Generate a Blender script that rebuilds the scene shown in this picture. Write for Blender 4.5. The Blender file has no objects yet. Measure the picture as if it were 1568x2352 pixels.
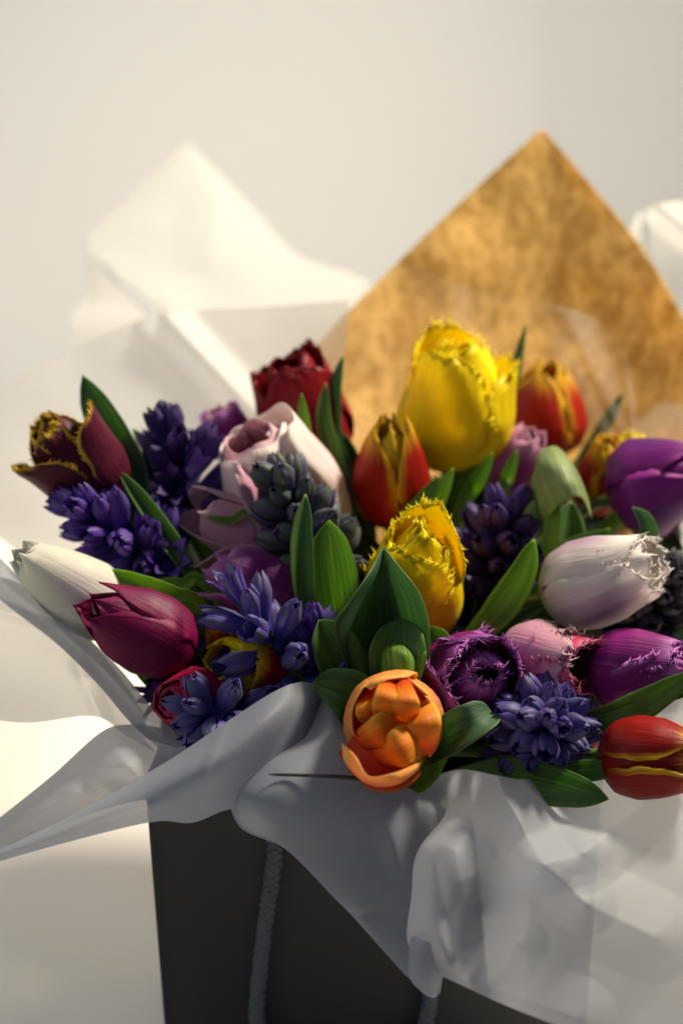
import bpy, math, random
import numpy as np
from mathutils import Matrix, Vector

random.seed(7)
rng = np.random.default_rng(7)
scene = bpy.context.scene
col = scene.collection
V = np.array

# ------------------------------------------------------------------ camera
PITCH = math.radians(20)
CAM = V([0.0, -1.046, 0.654])
FW = V([0, math.cos(PITCH), -math.sin(PITCH)])
UP = V([0, math.sin(PITCH), math.cos(PITCH)])
RT = V([1.0, 0, 0])
D0 = 1.10                      # focus distance
K = 0.49 / 1.10                # frame height / distance

cam_data = bpy.data.cameras.new('camera')
cam = bpy.data.objects.new('camera', cam_data)
col.objects.link(cam)
cam.location = CAM
cam.rotation_euler = (math.pi / 2 - PITCH, 0, 0)
cam_data.sensor_fit = 'VERTICAL'
cam_data.sensor_height = 36
cam_data.sensor_width = 24
cam_data.lens = 36 / K
cam_data.clip_start = 0.02
cam_data.clip_end = 50
cam_data.dof.use_dof = True
cam_data.dof.focus_distance = D0 - 0.045
cam_data.dof.aperture_fstop = 3.8
scene.camera = cam
scene.render.resolution_x = 682
scene.render.resolution_y = 1024

# ------------------------------------------------------------------ light
world = bpy.data.worlds.new('World')
scene.world = world
world.use_nodes = True
bg = world.node_tree.nodes['Background']
bg.inputs[0].default_value = (0.72, 0.82, 1.0, 1)
bg.inputs[1].default_value = 0.11

def look(obj, target):
    d = Vector(target) - obj.location
    obj.rotation_euler = d.to_track_quat('-Z', 'Y').to_euler()

def lamp(name, kind, loc, target, power, color, **kw):
    L = bpy.data.lights.new(name, kind)
    L.energy = power
    L.color = color
    for k, v in kw.items():
        setattr(L, k, v)
    o = bpy.data.objects.new(name, L)
    col.objects.link(o)
    o.location = loc
    look(o, target)
    return o

KEY = lamp('window_sunlight', 'SPOT', (0.80, 0.50, 1.34), (-0.10, 0.02, 0.18), 190, (1.0, 0.89, 0.70),
           spot_size=math.radians(66), spot_blend=0.6, shadow_soft_size=0.12)
FILL = lamp('room_skylight', 'AREA', (-1.1, -1.15, 1.45), (0, 0, 0.2), 5.5, (0.76, 0.86, 1.0),
            shape='RECTANGLE', size=1.2, size_y=0.9)
SIDE = lamp('added_left_fill', 'AREA', (-1.25, 0.15, 0.95), (-0.40, -0.10, 0.0), 4.8, (1.0, 0.90, 0.74),
            shape='RECTANGLE', size=0.7, size_y=0.7)  # added warm fill for the table and left flowers, no real window
GLOW = lamp('wall_glow', 'SPOT', (0.55, -0.35, 1.35), (-0.14, 0.95, 0.17), 96, (1.0, 0.91, 0.74),
            spot_size=math.radians(35), spot_blend=1.0, shadow_soft_size=0.25)

scene.view_settings.view_transform = 'Standard'
scene.view_settings.look = 'None'
scene.view_settings.exposure = 0
scene.view_settings.gamma = 1
scene.view_settings.use_curve_mapping = False
scene.render.engine = 'CYCLES'
scene.cycles.max_bounces = 10
scene.cycles.transparent_max_bounces = 24
scene.cycles.transmission_bounces = 6
scene.cycles.diffuse_bounces = 5

# ------------------------------------------------------------------ helpers
def P(px, py, d=0.0):
    """real position of a spot `d` metres behind the focus distance"""
    t = D0 + d
    return CAM + t * (FW + RT * ((px - 784) / 2352 * K) - UP * ((py - 1176) / 2352 * K))

def S(d=0.0):
    return (D0 + d) * K / 2352

GATHER = P(800, 1850, 0.055)
BAGW = 0.16

def nrm(v):
    return v / (np.linalg.norm(v) + 1e-12)

def cr(pts, n):
    """Catmull-Rom resample of control points (any dimension)"""
    p = np.asarray(pts, float)
    if len(p) == 2:
        return p[0] + (p[1] - p[0]) * np.linspace(0, 1, n)[:, None]
    q = np.vstack([2 * p[0] - p[1], p, 2 * p[-1] - p[-2]])
    m = len(p) - 1
    out = []
    for t in np.linspace(0, m, n):
        i = min(int(t), m - 1)
        f = t - i
        a, b, c, d = q[i:i + 4]
        out.append(.5 * ((2 * b) + (c - a) * f + (2 * a - 5 * b + 4 * c - d) * f * f + (3 * b - a - 3 * c + d) * f ** 3))
    return np.array(out)

def tab(v, xs, ys):
    """smooth table lookup"""
    xs = np.asarray(xs, float); ys = np.asarray(ys, float)
    f = np.linspace(0, 1, 101)
    y = np.interp(f, xs, ys)
    k = V([1, 4, 6, 4, 1]) / 16
    yy = np.pad(y, 2, mode='reflect', reflect_type='odd')
    for _ in range(3):
        y2 = np.convolve(yy, k, 'valid'); yy = np.pad(y2, 2, mode='reflect', reflect_type='odd')
    return np.interp(v, f, y2)

def mesh(name, verts, faces, mat=None, uvs=None, smooth=True):
    me = bpy.data.meshes.new(name)
    me.from_pydata([tuple(v) for v in verts], [], [tuple(f) for f in faces])
    if uvs is not None:
        uv = me.uv_layers.new(name='UVMap')
        li = np.empty(len(me.loops), dtype=np.int32)
        me.loops.foreach_get('vertex_index', li)
        uv.data.foreach_set('uv', np.asarray(uvs, dtype=np.float32)[li].ravel())
    if smooth:
        me.polygons.foreach_set('use_smooth', [True] * len(me.polygons))
    if mat:
        me.materials.append(mat)
    me.update()
    return me

def link(name, data, parent=None, M=None):
    o = bpy.data.objects.new(name, data)
    col.objects.link(o)
    if parent is not None:
        o.parent = parent
    if M is not None:
        o.matrix_basis = M
    return o

def thing(name, label, cat, loc, group=None):
    o = bpy.data.objects.new(name, None)
    o.empty_display_size = 0.01
    col.objects.link(o)
    o.location = loc
    o['label'] = label
    o['category'] = cat
    if group:
        o['group'] = group
    return o

def part(name, verts, faces, mat, parent, uvs=None, thick=0, smooth=True):
    loc = V(parent.location) if parent is not None else V([0, 0, 0])
    me = mesh(name, np.asarray(verts) - loc, faces, mat, uvs, smooth)
    o = link(name, me, parent)
    if thick:
        m = o.modifiers.new('thickness', 'SOLIDIFY')
        m.thickness = thick
        m.offset = 0
    return o

def gridfaces(nr, nc, wrap=False):
    f = []
    for i in range(nr - 1):
        for j in range(nc - (0 if wrap else 1)):
            k = (j + 1) % nc
            f.append((i * nc + j, i * nc + k, (i + 1) * nc + k, (i + 1) * nc + j))
    return f

def tube(pts, rad, n=8):
    pts = np.asarray(pts)
    m = len(pts)
    rad = np.broadcast_to(rad, (m,))
    tg = np.gradient(pts, axis=0)
    vs, uv = [], []
    ref = nrm(np.cross(tg[0], V([.31, .87, .38])))
    for i in range(m):
        t = nrm(tg[i])
        ref = nrm(ref - t * ref.dot(t))
        b = np.cross(t, ref)
        for j in range(n):
            a = 2 * math.pi * j / n
            vs.append(pts[i] + rad[i] * (math.cos(a) * ref + math.sin(a) * b))
            uv.append((j / n, i / (m - 1)))
    return np.array(vs), gridfaces(m, n, True) + [tuple(range(n - 1, -1, -1)), tuple(range((m - 1) * n, m * n))], uv

# ------------------------------------------------------------------ materials
class N:
    """tiny node-graph helper"""
    def __init__(s, name):
        s.m = bpy.data.materials.new(name)
        s.m.use_nodes = True
        s.t = s.m.node_tree
        s.t.nodes.clear()
        s.out = s.t.nodes.new('ShaderNodeOutputMaterial')
    def n(s, typ, ins=None, **props):
        nd = s.t.nodes.new('ShaderNode' + typ)
        for k, v in props.items():
            setattr(nd, k, v)
        for k, v in (ins or {}).items():
            s.set(nd.inputs[k], v)
        return nd
    def set(s, sock, v):
        if hasattr(v, 'is_linked') or isinstance(v, bpy.types.NodeSocket):
            s.t.links.new(v, sock)
        elif isinstance(v, (tuple, list)) and len(v) == 3 and sock.type == 'RGBA':
            sock.default_value = (*v, 1)
        else:
            sock.default_value = v
    def math(s, op, a, b=0.0, clamp=False):
        nd = s.n('Math', {0: a, 1: b}, operation=op)
        nd.use_clamp = clamp
        return nd.outputs[0]
    def rng(s, v, a, b, c=0.0, d=1.0):
        nd = s.n('MapRange', {0: v, 1: a, 2: b, 3: c, 4: d}, interpolation_type='SMOOTHSTEP')
        return nd.outputs[0]
    def mix(s, f, a, b, mode='MIX'):
        nd = s.n('Mix', None, data_type='RGBA', blend_type=mode)
        s.set(nd.inputs[0], f); s.set(nd.inputs[6], a); s.set(nd.inputs[7], b)
        return nd.outputs[2]
    def noise(s, vec, scale, detail=2.0, rough=.5):
        return s.n('TexNoise', {'Vector': vec, 'Scale': scale, 'Detail': detail, 'Roughness': rough}).outputs['Fac']
    def uv(s):
        return s.n('UVMap').outputs[0]
    def stretch(s, vec, sc):
        return s.n('Mapping', {'Vector': vec, 'Scale': sc}).outputs[0]
    def done(s, sh):
        s.t.links.new(sh, s.out.inputs[0])
        return s.m

def leafy(g, colr, trans_col, tfac, rough, bump=None, spec=.35, strength=.2, dist=.0006, sheen=0.0):
    b = g.n('Bump', {'Strength': strength, 'Distance': dist, 'Height': bump}) if bump is not None else None
    pr = g.n('BsdfPrincipled', {'Base Color': colr, 'Roughness': rough, 'Specular IOR Level': spec})
    if sheen:
        pr.inputs['Sheen Weight'].default_value = sheen
        pr.inputs['Sheen Roughness'].default_value = .4
    tr = g.n('BsdfTranslucent', {'Color': trans_col})
    if b:
        g.set(pr.inputs['Normal'], b.outputs[0])
    mx = g.n('MixShader', {0: tfac, 1: pr.outputs[0], 2: tr.outputs[0]})
    return g.done(mx.outputs[0])

def petal_mat(name, body, edge=None, e0=.75, e1=1.0, base=None, b1=.25, flame=None, f0=.1, f1=.6, t=.28, rough=.45,
              streak=.35, jag=.25, sheen=0.0):
    g = N(name)
    uv = g.uv()
    obj = g.n('ObjectInfo').outputs['Random']
    sep = g.n('SeparateXYZ', {0: uv})
    u, v = sep.outputs[0], sep.outputs[1]
    a = g.math('ABSOLUTE', g.math('SUBTRACT', g.math('MULTIPLY', u, 2.0), 1.0))
    off = g.n('CombineXYZ', {2: g.math('MULTIPLY', obj, 37.0)})
    uvr = g.n('VectorMath', {0: uv, 1: off.outputs[0]}, operation='ADD').outputs[0]
    st = g.noise(g.stretch(uvr, (34, 2.2, 1)), 1.0, 3.0, .6)
    st2 = g.noise(g.stretch(uvr, (9, 1.6, 1)), 1.0, 2.0)
    blot = g.noise(uvr, 3.5, 2.0)
    c = body
    if flame is not None:
        f = g.math('ADD', g.math('SUBTRACT', 1.0, a), g.math('MULTIPLY', g.math('SUBTRACT', st2, .5), .9))
        f = g.math('MULTIPLY', g.rng(f, f0, f1), g.rng(v, .95, .6))
        c = g.mix(f, c, flame)
    if edge is not None:
        a2 = g.math('MULTIPLY', a, g.math('ADD', .90, g.math('MULTIPLY', v, .16)))
        ed = g.math('MAXIMUM', a2, g.math('ADD', g.math('MULTIPLY', v, 1.0), 0.0))
        ed = g.math('ADD', ed, g.math('MULTIPLY', g.math('SUBTRACT', st, .5), jag))
        lift = g.math('MULTIPLY', g.rng(v, .12, .5), 1.0)
        c = g.mix(g.math('MULTIPLY', g.rng(ed, e0, e1), lift), c, edge)
    if base is not None:
        bb = g.math('ADD', v, g.math('MULTIPLY', g.math('SUBTRACT', st, .5), .2))
        c = g.mix(g.rng(bb, b1, .02), c, base)
    k = g.math('ADD', 1.0 - streak * .5, g.math('MULTIPLY', st, streak))
    k = g.math('MULTIPLY', k, g.math('ADD', .86, g.math('MULTIPLY', blot, .28)))
    kk = g.n('CombineXYZ', {0: k, 1: k, 2: k}).outputs[0]
    c = g.mix(1.0, c, kk, 'MULTIPLY')
    h = g.math('ADD', st, g.math('MULTIPLY', st2, .8))
    return leafy(g, c, c, t, rough, h, .22, .45, .0011, sheen)

def leaf_mat(name, c1, c2, blue=0.0, t=.35):
    g = N(name)
    uv = g.uv()
    obj = g.n('ObjectInfo').outputs['Random']
    off = g.n('CombineXYZ', {2: g.math('MULTIPLY', obj, 53.0)})
    uvr = g.n('VectorMath', {0: uv, 1: off.outputs[0]}, operation='ADD').outputs[0]
    sep = g.n('SeparateXYZ', {0: uv})
    u, v = sep.outputs[0], sep.outputs[1]
    a = g.math('ABSOLUTE', g.math('SUBTRACT', g.math('MULTIPLY', u, 2.0), 1.0))
    vein = g.noise(g.stretch(uvr, (44, 1.0, 1)), 1.0, 2.0, .6)
    broad = g.noise(g.stretch(uvr, (7, 1.5, 1)), 1.0, 2.0)
    blot = g.noise(uvr, 5.0, 4.0, .65)
    c = g.mix(g.rng(broad, .3, .7), c1, c2)
    c = g.mix(g.math('MULTIPLY', g.rng(vein, .42, .70), .5), c, tuple(x * 1.9 for x in c2))
    if blue:
        c = g.mix(g.math('MULTIPLY', g.rng(blot, .35, .75), blue), c, (.11, .19, .17))
    c = g.mix(g.math('MULTIPLY', g.rng(a, .93, 1.0), .28), c, (.20, .28, .09))
    c = g.mix(g.math('MULTIPLY', g.rng(v, .975, 1.0), .5), c, (.40, .42, .10))
    spot = g.noise(uvr, 26.0, 2.0)
    c = g.mix(g.math('MULTIPLY', g.rng(spot, .72, .8), .35), c, (.03, .04, .01))
    tc = g.mix(1.0, c, (2.6, 2.6, .7), 'MULTIPLY')
    h = g.math('ADD', vein, g.math('MULTIPLY', broad, .6))
    return leafy(g, c, tc, t, .5, h, .3, .5, .0010)

M_leaf = [leaf_mat('leaf_green', (.042, .10, .016), (.085, .17, .028), .25),
          leaf_mat('leaf_bluegreen', (.042, .10, .045), (.075, .155, .07), .55),
          leaf_mat('leaf_bright', (.10, .19, .024), (.16, .27, .04), 0, .4),
          leaf_mat('leaf_pale', (.16, .22, .085), (.24, .29, .12), .2, .3),
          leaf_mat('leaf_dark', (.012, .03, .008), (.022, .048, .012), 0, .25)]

def stem_mat():
    g = N('stem_green')
    v = g.noise(g.stretch(g.uv(), (8, 3, 1)), 1.0, 3.0)
    c = g.mix(v, (.05, .10, .02), (.11, .17, .04))
    return leafy(g, c, c, .12, .4, v, .35)
M_stem = stem_mat()

def hy_mat(name, c1, c2, green, gfac, tip):
    """hyacinth tepal: violet with a greyed green keel and tip"""
    g = N(name)
    uv = g.uv()
    obj = g.n('ObjectInfo').outputs['Random']
    off = g.n('CombineXYZ', {2: g.math('MULTIPLY', obj, 91.0)})
    uvr = g.n('VectorMath', {0: uv, 1: off.outputs[0]}, operation='ADD').outputs[0]
    sep = g.n('SeparateXYZ', {0: uv})
    u, v = sep.outputs[0], sep.outputs[1]
    a = g.math('ABSOLUTE', g.math('SUBTRACT', g.math('MULTIPLY', u, 2.0), 1.0))
    st = g.noise(g.stretch(uvr, (16, 1.5, 1)), 1.0, 3.0, .6)
    c = g.mix(g.rng(st, .3, .7), c1, c2)
    c = g.mix(g.math('MULTIPLY', g.rng(v, .45, .1), .6), c, (.035, .06, .22))
    k = g.math('MULTIPLY', g.rng(a, .95, .35), g.rng(v, .15, tip))
    k = g.math('MULTIPLY', k, g.math('ADD', .5, g.math('MULTIPLY', st, .7)))
    c = g.mix(g.math('MULTIPLY', k, gfac), c, green)
    c = g.mix(g.math('MULTIPLY', g.rng(a, .8, 1.0), .5), c, tuple(min(1, x * 1.7) for x in c2))
    return leafy(g, c, c, .18, .5, st, .25, .3, .0005)

M_hy = {
    'violet': hy_mat('hyacinth_violet', (.045, .012, .20), (.13, .045, .42), (.13, .11, .20), .40, .75),
    'deep': hy_mat('hyacinth_deep', (.032, .010, .11), (.080, .028, .22), (.06, .05, .09), .5, .8),
    'green': hy_mat('hyacinth_green', (.06, .045, .17), (.12, .09, .26), (.085, .11, .055), .95, .5),
    'blue': hy_mat('hyacinth_blue', (.045, .022, .24), (.12, .065, .46), (.14, .15, .11), .62, .6),
    'navy': hy_mat('hyacinth_navy', (.030, .014, .17), (.080, .038, .34), (.12, .13, .095), .45, .6),
    'dark': hy_mat('hyacinth_dark', (.024, .016, .055), (.045, .03, .085), (.06, .065, .05), .8, .55),
}
def hy_tube(name, c1, c2):
    g = N(name)
    st = g.noise(g.stretch(g.uv(), (6, 2, 1)), 1.0, 3.0)
    c = g.mix(st, c1, c2)
    return leafy(g, c, c, .12, .42, st, .4)
M_hyt = {k: hy_tube('hyacinth_tube_' + k, a, b) for k, a, b in (
    ('violet', (.035, .03, .17), (.07, .06, .28)), ('deep', (.02, .012, .07), (.04, .025, .12)),
    ('green', (.05, .05, .12), (.09, .10, .14)), ('blue', (.03, .045, .2), (.06, .08, .34)),
    ('navy', (.022, .022, .12), (.045, .045, .2)), ('dark', (.018, .016, .04), (.035, .03, .06)))}

def film_mat(name, colr, clear=.28, gloss=.05, tr=.58, rough=.55):
    g = N(name)
    co = g.n('TexCoord').outputs['Object']
    n1 = g.noise(co, 240.0, 3.0)
    n2 = g.noise(co, 18.0, 2.0)
    bump = g.n('Bump', {'Strength': .05, 'Distance': .0015, 'Height': g.math('ADD', n2, g.math('MULTIPLY', n1, .05))}).outputs[0]
    df = g.n('BsdfDiffuse', {'Color': colr, 'Normal': bump})
    tl = g.n('BsdfTranslucent', {'Color': colr, 'Normal': bump})
    m1 = g.n('MixShader', {0: tr, 1: df.outputs[0], 2: tl.outputs[0]})
    gl = g.n('BsdfGlossy', {'Color': (1, 1, 1), 'Roughness': rough, 'Normal': bump})
    fr = g.n('LayerWeight', {'Blend': .35}).outputs['Facing']
    gf = g.math('ADD', gloss * .5, g.math('MULTIPLY', fr, gloss))
    m2 = g.n('MixShader', {0: gf, 1: m1.outputs[0], 2: gl.outputs[0]})
    ts = g.n('BsdfTransparent', {'Color': (1, 1, 1)})
    cl = g.math('MULTIPLY', g.math('SUBTRACT', 1.0, g.math('MULTIPLY', fr, .75)), clear)
    m3 = g.n('MixShader', {0: cl, 1: m2.outputs[0], 2: ts.outputs[0]})
    return g.done(m3.outputs[0])
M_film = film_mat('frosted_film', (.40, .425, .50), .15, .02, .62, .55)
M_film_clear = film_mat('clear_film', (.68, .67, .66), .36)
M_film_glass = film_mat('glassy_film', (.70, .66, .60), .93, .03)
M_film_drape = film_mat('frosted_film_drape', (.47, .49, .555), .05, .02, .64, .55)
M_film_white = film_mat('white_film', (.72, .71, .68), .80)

def kraft_mat():
    g = N('kraft_paper')
    co = g.n('TexCoord').outputs['Object']
    w = g.stretch(co, (1, 1, .62))
    n1 = g.noise(w, 150.0, 4.0, .65)
    n2 = g.noise(w, 60.0, 2.0)
    n3 = g.noise(w, 900.0, 2.0)
    f = g.math('ADD', g.math('MULTIPLY', n1, .65), g.math('MULTIPLY', n2, .35))
    c = g.mix(g.rng(f, .38, .62), (.60, .37, .09), (.84, .61, .235))
    c = g.mix(g.math('MULTIPLY', g.rng(n3, .35, .7), .12), c, (.75, .6, .3))
    pr = g.n('BsdfPrincipled', {'Base Color': c, 'Roughness': .6, 'Specular IOR Level': .25,
             'Normal': g.n('Bump', {'Strength': .2, 'Distance': .0008, 'Height': f}).outputs[0]})
    tl = g.n('BsdfTranslucent', {'Color': c})
    return g.done(g.n('MixShader', {0: .55, 1: pr.outputs[0], 2: tl.outputs[0]}).outputs[0])
M_kraft = kraft_mat()

def plain(name, colr, rough, nscale=200, amt=.1, bump=.1, spec=.4):
    g = N(name)
    co = g.n('TexCoord').outputs['Object']
    n1 = g.noise(co, nscale, 4.0, .6)
    n2 = g.noise(co, nscale * .04, 2.0)
    f = g.math('ADD', g.math('MULTIPLY', n1, .5), g.math('MULTIPLY', n2, .5))
    c = g.mix(f, tuple(x * (1 - amt) for x in colr), tuple(min(1, x * (1 + amt)) for x in colr))
    pr = g.n('BsdfPrincipled', {'Base Color': c, 'Roughness': rough, 'Specular IOR Level': spec,
             'Normal': g.n('Bump', {'Strength': bump, 'Distance': .001, 'Height': n1}).outputs[0]})
    return g.done(pr.outputs[0])
M_wall = plain('wall_paint', (.74, .745, .75), .75, 260, .03, .12, .2)
M_table = plain('white_table', (.82, .79, .73), .45, 150, .03, .05, .4)
M_bag = plain('black_card', (.0165, .0170, .0205), .55, 500, .12, .08, .4)
M_cord = plain('blue_grey_cord', (.075, .085, .105), .7, 1500, .35, .3, .3)
M_dark = plain('dark_pistil', (.05, .03, .01), .6)
M_yellowpist = plain('pale_pistil', (.35, .33, .08), .5)

# ------------------------------------------------------------------ setting
YW = 0.95
CX = 0.172
def slab(name, quad, mat):
    me = mesh(name, quad, [(0, 1, 2, 3)], mat, smooth=False)
    o = link(name, me)
    o['kind'] = 'structure'
    return o
slab('table', [(-2.2, -0.6, 0), (2.2, -0.6, 0), (2.2, YW + .3, 0), (-2.2, YW + .3, 0)], M_table)
slab('wall_back', [(-2.2, YW, -.2), (CX, YW, -.2), (CX, YW, 2.4), (-2.2, YW, 2.4)], M_wall)
slab('wall_right', [(CX, YW, -.2), (2.2, YW - 1.0, -.2), (2.2, YW - 1.0, 2.4), (CX, YW, 2.4)], M_wall)

# ------------------------------------------------------------------ bag
bag = thing('gift_bag', 'black card carrier bag holding the bouquet with braided grey handle cord', 'bag', (0, -.02, 0))
BF, BB, BH = -.06, .03, .160
BXT, BXB = (-.093, .124), (-.0862, .120)
def plate(name, quad, n=10, bulge=0.0, thick=.0012):
    a, b, c, d = [V(q, dtype=float) for q in quad]
    vs = []
    nn = nrm(np.cross(b - a, d - a))
    for i in range(n):
        for j in range(n):
            s, t = j / (n - 1), i / (n - 1)
            p = (a * (1 - s) + b * s) * (1 - t) + (d * (1 - s) + c * s) * t
            p = p + nn * bulge * math.sin(math.pi * s) * (0.3 + .7 * t)
            vs.append(p)
    return part(name, vs, gridfaces(n, n), M_bag, bag, thick=thick)
plate('front_panel', [(BXB[0], BF, 0.001), (BXB[1], BF, 0.001), (BXT[1], BF, BH), (BXT[0], BF, BH)], bulge=.004)
plate('back_panel', [(BXB[1], BB, 0.001), (BXB[0], BB, 0.001), (BXT[0], BB, BH), (BXT[1], BB, BH)], bulge=.004)
plate('side_panel', [(BXB[0], BB, 0.001), (BXB[0], BF, 0.001), (BXT[0], BF, BH), (BXT[0], BB, BH)], bulge=-.004)
plate('side_panel', [(BXB[1], BF, 0.001), (BXB[1], BB, 0.001), (BXT[1], BB, BH), (BXT[1], BF, BH)], bulge=-.004)
plate('base_panel', [(BXB[0], BF, 0.002), (BXB[1], BF, 0.002), (BXB[1], BB, 0.002), (BXB[0], BB, 0.002)])

def onbag(px, py, off=.006):
    """spot on the bag front panel"""
    d = FW + RT * ((px - 784) / 2352 * K) - UP * ((py - 1176) / 2352 * K)
    t = (BF - off - .004 - CAM[1]) / d[1]
    return CAM + d * t
def braid(name, pts, parent, R=.0038, strands=8, pitch=.011):
    p = cr(pts, 160)
    seg = np.linalg.norm(np.diff(p, axis=0), axis=1)
    s = np.concatenate([[0], np.cumsum(seg)])
    tg = np.gradient(p, axis=0)
    ref = nrm(np.cross(nrm(tg[0]), V([0, 1, 0])))
    refs, bs = [], []
    for i in range(len(p)):
        t = nrm(tg[i]); ref = nrm(ref - t * ref.dot(t)); refs.append(ref); bs.append(np.cross(t, ref))
    refs, bs = np.array(refs), np.array(bs)
    AV, AF, off = [], [], 0
    for k in range(strands):
        sg = 1 if k % 2 else -1
        ang = sg * 2 * math.pi * s / pitch / 1.4 + 2 * math.pi * (k // 2) / (strands / 2)
        rr = R * (.74 + .13 * np.sin(ang * 4 * .5 + k))
        q = p + refs * (rr * np.cos(ang))[:, None] + bs * (rr * np.sin(ang))[:, None]
        v, f, _ = tube(q, R * .34, 5)
        AV.append(v); AF += [tuple(i + off for i in ff) for ff in f]; off += len(v)
    v, f, _ = tube(p, R * .93, 10)
    AV.append(v); AF += [tuple(i + off for i in ff) for ff in f]
    return part(name, np.vstack(AV), AF, M_cord, parent)
braid('handle_cord', [onbag(632, 1900), onbag(628, 1990), onbag(612, 2100), onbag(598, 2220), onbag(590, 2330), onbag(610, 2395),
                      onbag(700, 2425), onbag(830, 2432), onbag(940, 2405), onbag(982, 2330), onbag(988, 2240), onbag(985, 2120), onbag(975, 1950)], bag)
# ------------------------------------------------------------------ flowers
TW, TR_, TB, TI = [0, .1, .3, .5, .7, .85, .95, 1], None, None, None
WID = {'round': [.32, .6, .93, 1, .9, .68, .4, 0.02],
       'point': [.32, .6, .95, 1, .80, .48, .2, 0.0],
       'bowl': [.32, .6, .93, 1, 1, .98, .88, .62],
       'blunt': [.32, .6, .93, 1, .98, .88, .66, .34]}

def petal_geo(H, R, W, c, shape, fringe, seed, layer=0, ripple=.04, curl=0.0, nv=20, nu=13, flen=.0032, open_=0.0):
    r = np.random.default_rng(seed)
    vs, uv = [], []
    vv = np.linspace(0, 1, nv)
    Rv = R * tab(vv, [0, .08, .22, .42, .62, .82, 1], [.12, .52, .88, 1, .96 * (.74 + .26 * min(1, c / .6)), .96 * (.5 + .5 * c), c]) * (1 - .09 * layer)
    Rv = Rv + curl * R * np.clip((vv - .75) / .25, 0, 1) ** 2
    Zv = H * (vv ** 1.12)
    Wv = W * tab(vv, TW, WID[shape])
    ph = r.uniform(0, 6.28, 5)
    asym = r.uniform(-.05, .05)
    rag = [(r.uniform(4, 22), r.uniform(0, 6.28), r.uniform(.3, 1)) for _ in range(5)] if fringe >= .5 else []
    # opening = bend the petal outward progressively
    cen = V([-Rv * 0, Rv * 0]).T
    for i, v in enumerate(vv):
        for u in np.linspace(-1, 1, nu):
            w = Wv[i] * (1 + .05 * math.sin(7 * v + ph[0]) + (.05 * r.standard_normal() if abs(u) == 1 and v > .4 else 0) * .35)
            a = (u * w) / max(Rv[i], R * .45)
            a = max(-1.45, min(1.45, a)) + asym * v
            rad = Rv[i] * (1 + ripple * abs(u) ** 3 * math.sin(9 * v + ph[1] + 2 * u) - .05 * (abs(u) ** 2.5) * (1 - layer) * .6
                           + .025 * (1 - abs(u)) * math.exp(-((u) / .25) ** 2))
            z = Zv[i] + H * .025 * math.sin(5 * u + ph[2]) * v ** 3 - H * .03 * (abs(u) ** 2) * (v ** 4)
            if rag and v > .6:
                q = sum(k2 * math.sin(k0 * u + k1) for k0, k1, k2 in rag) / 3
                z += H * .045 * q * ((v - .6) / .4) ** 2
                rad *= 1 + .10 * sum(k2 * math.sin(k0 * .8 * u + k1 * 2 + 5 * v) for k0, k1, k2 in rag) / 3 * ((v - .6) / .4) ** 1.5
            vs.append([rad * math.cos(a), rad * math.sin(a), z]); uv.append([u * .5 + .5, v])
    vs = np.array(vs)
    if open_:
        ang = open_ * np.clip(vs[:, 2] / H, 0, 1) ** .7
        x, z = vs[:, 0] - R * .12, vs[:, 2].copy()
        vs[:, 0] = R * .12 + x * np.cos(ang) + z * np.sin(ang)
        vs[:, 2] = -x * np.sin(ang) + z * np.cos(ang)
    faces = gridfaces(nv, nu)
    if fringe:
        G = vs.reshape(nv, nu, 3)
        edge = []
        for i in range(int(nv * .5), nv):
            edge.append((G[i, 0], G[i, 0] - G[i, 1], G[i, 0] - G[i - 1, 0], (0, vv[i])))
            edge.append((G[i, -1], G[i, -1] - G[i, -2], G[i, -1] - G[i - 1, -1], (1, vv[i])))
            if i < nv - 1:
                for s, c0, c1 in ((0, 0, 1), (1, -1, -2)):
                    for f in (.33, .67):
                        p = G[i, c0] * (1 - f) + G[i + 1, c0] * f
                        edge.append((p, G[i, c0] - G[i, c1], G[i, c0] - G[i - 1, c0], (s, vv[i])))
        for j in range(nu):
            for f in (0, .33, .67):
                j2 = min(j + 1, nu - 1)
                p = G[-1, j] * (1 - f) + G[-1, j2] * f
                edge.append((p, G[-1, j] - G[-2, j], G[-1, j2] - G[-1, max(j - 1, 0)], (j / (nu - 1), 1)))
        vl, ul = [vs], list(uv)
        off = len(vs)
        for p, dn, dt, e in edge:
            if r.random() < .04:
                continue
            n_, t_ = nrm(dn), nrm(dt)
            up = V([0, 0, 1.0])
            rad = nrm(V([p[0], p[1], 0]))
            d = nrm(n_ * .75 + up * .55 + t_ * r.uniform(-.6, .6) + rad * r.uniform(-.45, .55) + r.standard_normal(3) * .18)
            L = flen * r.uniform(.35, 1.25) * fringe
            b = nrm(np.cross(d, rad + 1e-6)); c_ = np.cross(d, b)
            bw = flen * .155 * r.uniform(.7, 1.4)
            p0 = p - d * flen * .25
            kink = r.standard_normal(3) * L * .13
            base = [p0 + b * bw, p0 - b * bw, p0 + c_ * bw * .5]
            mid = [q * .45 + (p0 + d * L * .6 + kink) * .55 for q in base]
            vl.append(V(base + mid + [p0 + d * L]))
            faces += [(off, off + 1, off + 4, off + 3), (off + 1, off + 2, off + 5, off + 4), (off + 2, off, off + 3, off + 5),
                      (off + 3, off + 4, off + 6), (off + 4, off + 5, off + 6), (off + 5, off + 3, off + 6)]
            ul += [e] * 7
            off += 7
        vs = np.vstack(vl); uv = ul
    return vs, faces, uv

def frame(axis, roll):
    z = nrm(axis)
    ref = RT if abs(z.dot(FW)) > .72 else -FW
    x = nrm(ref - z * ref.dot(z))
    y = np.cross(z, x)
    c, s = math.cos(roll), math.sin(roll)
    return np.array([x * c + y * s, -x * s + y * c, z]).T    # columns

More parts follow.
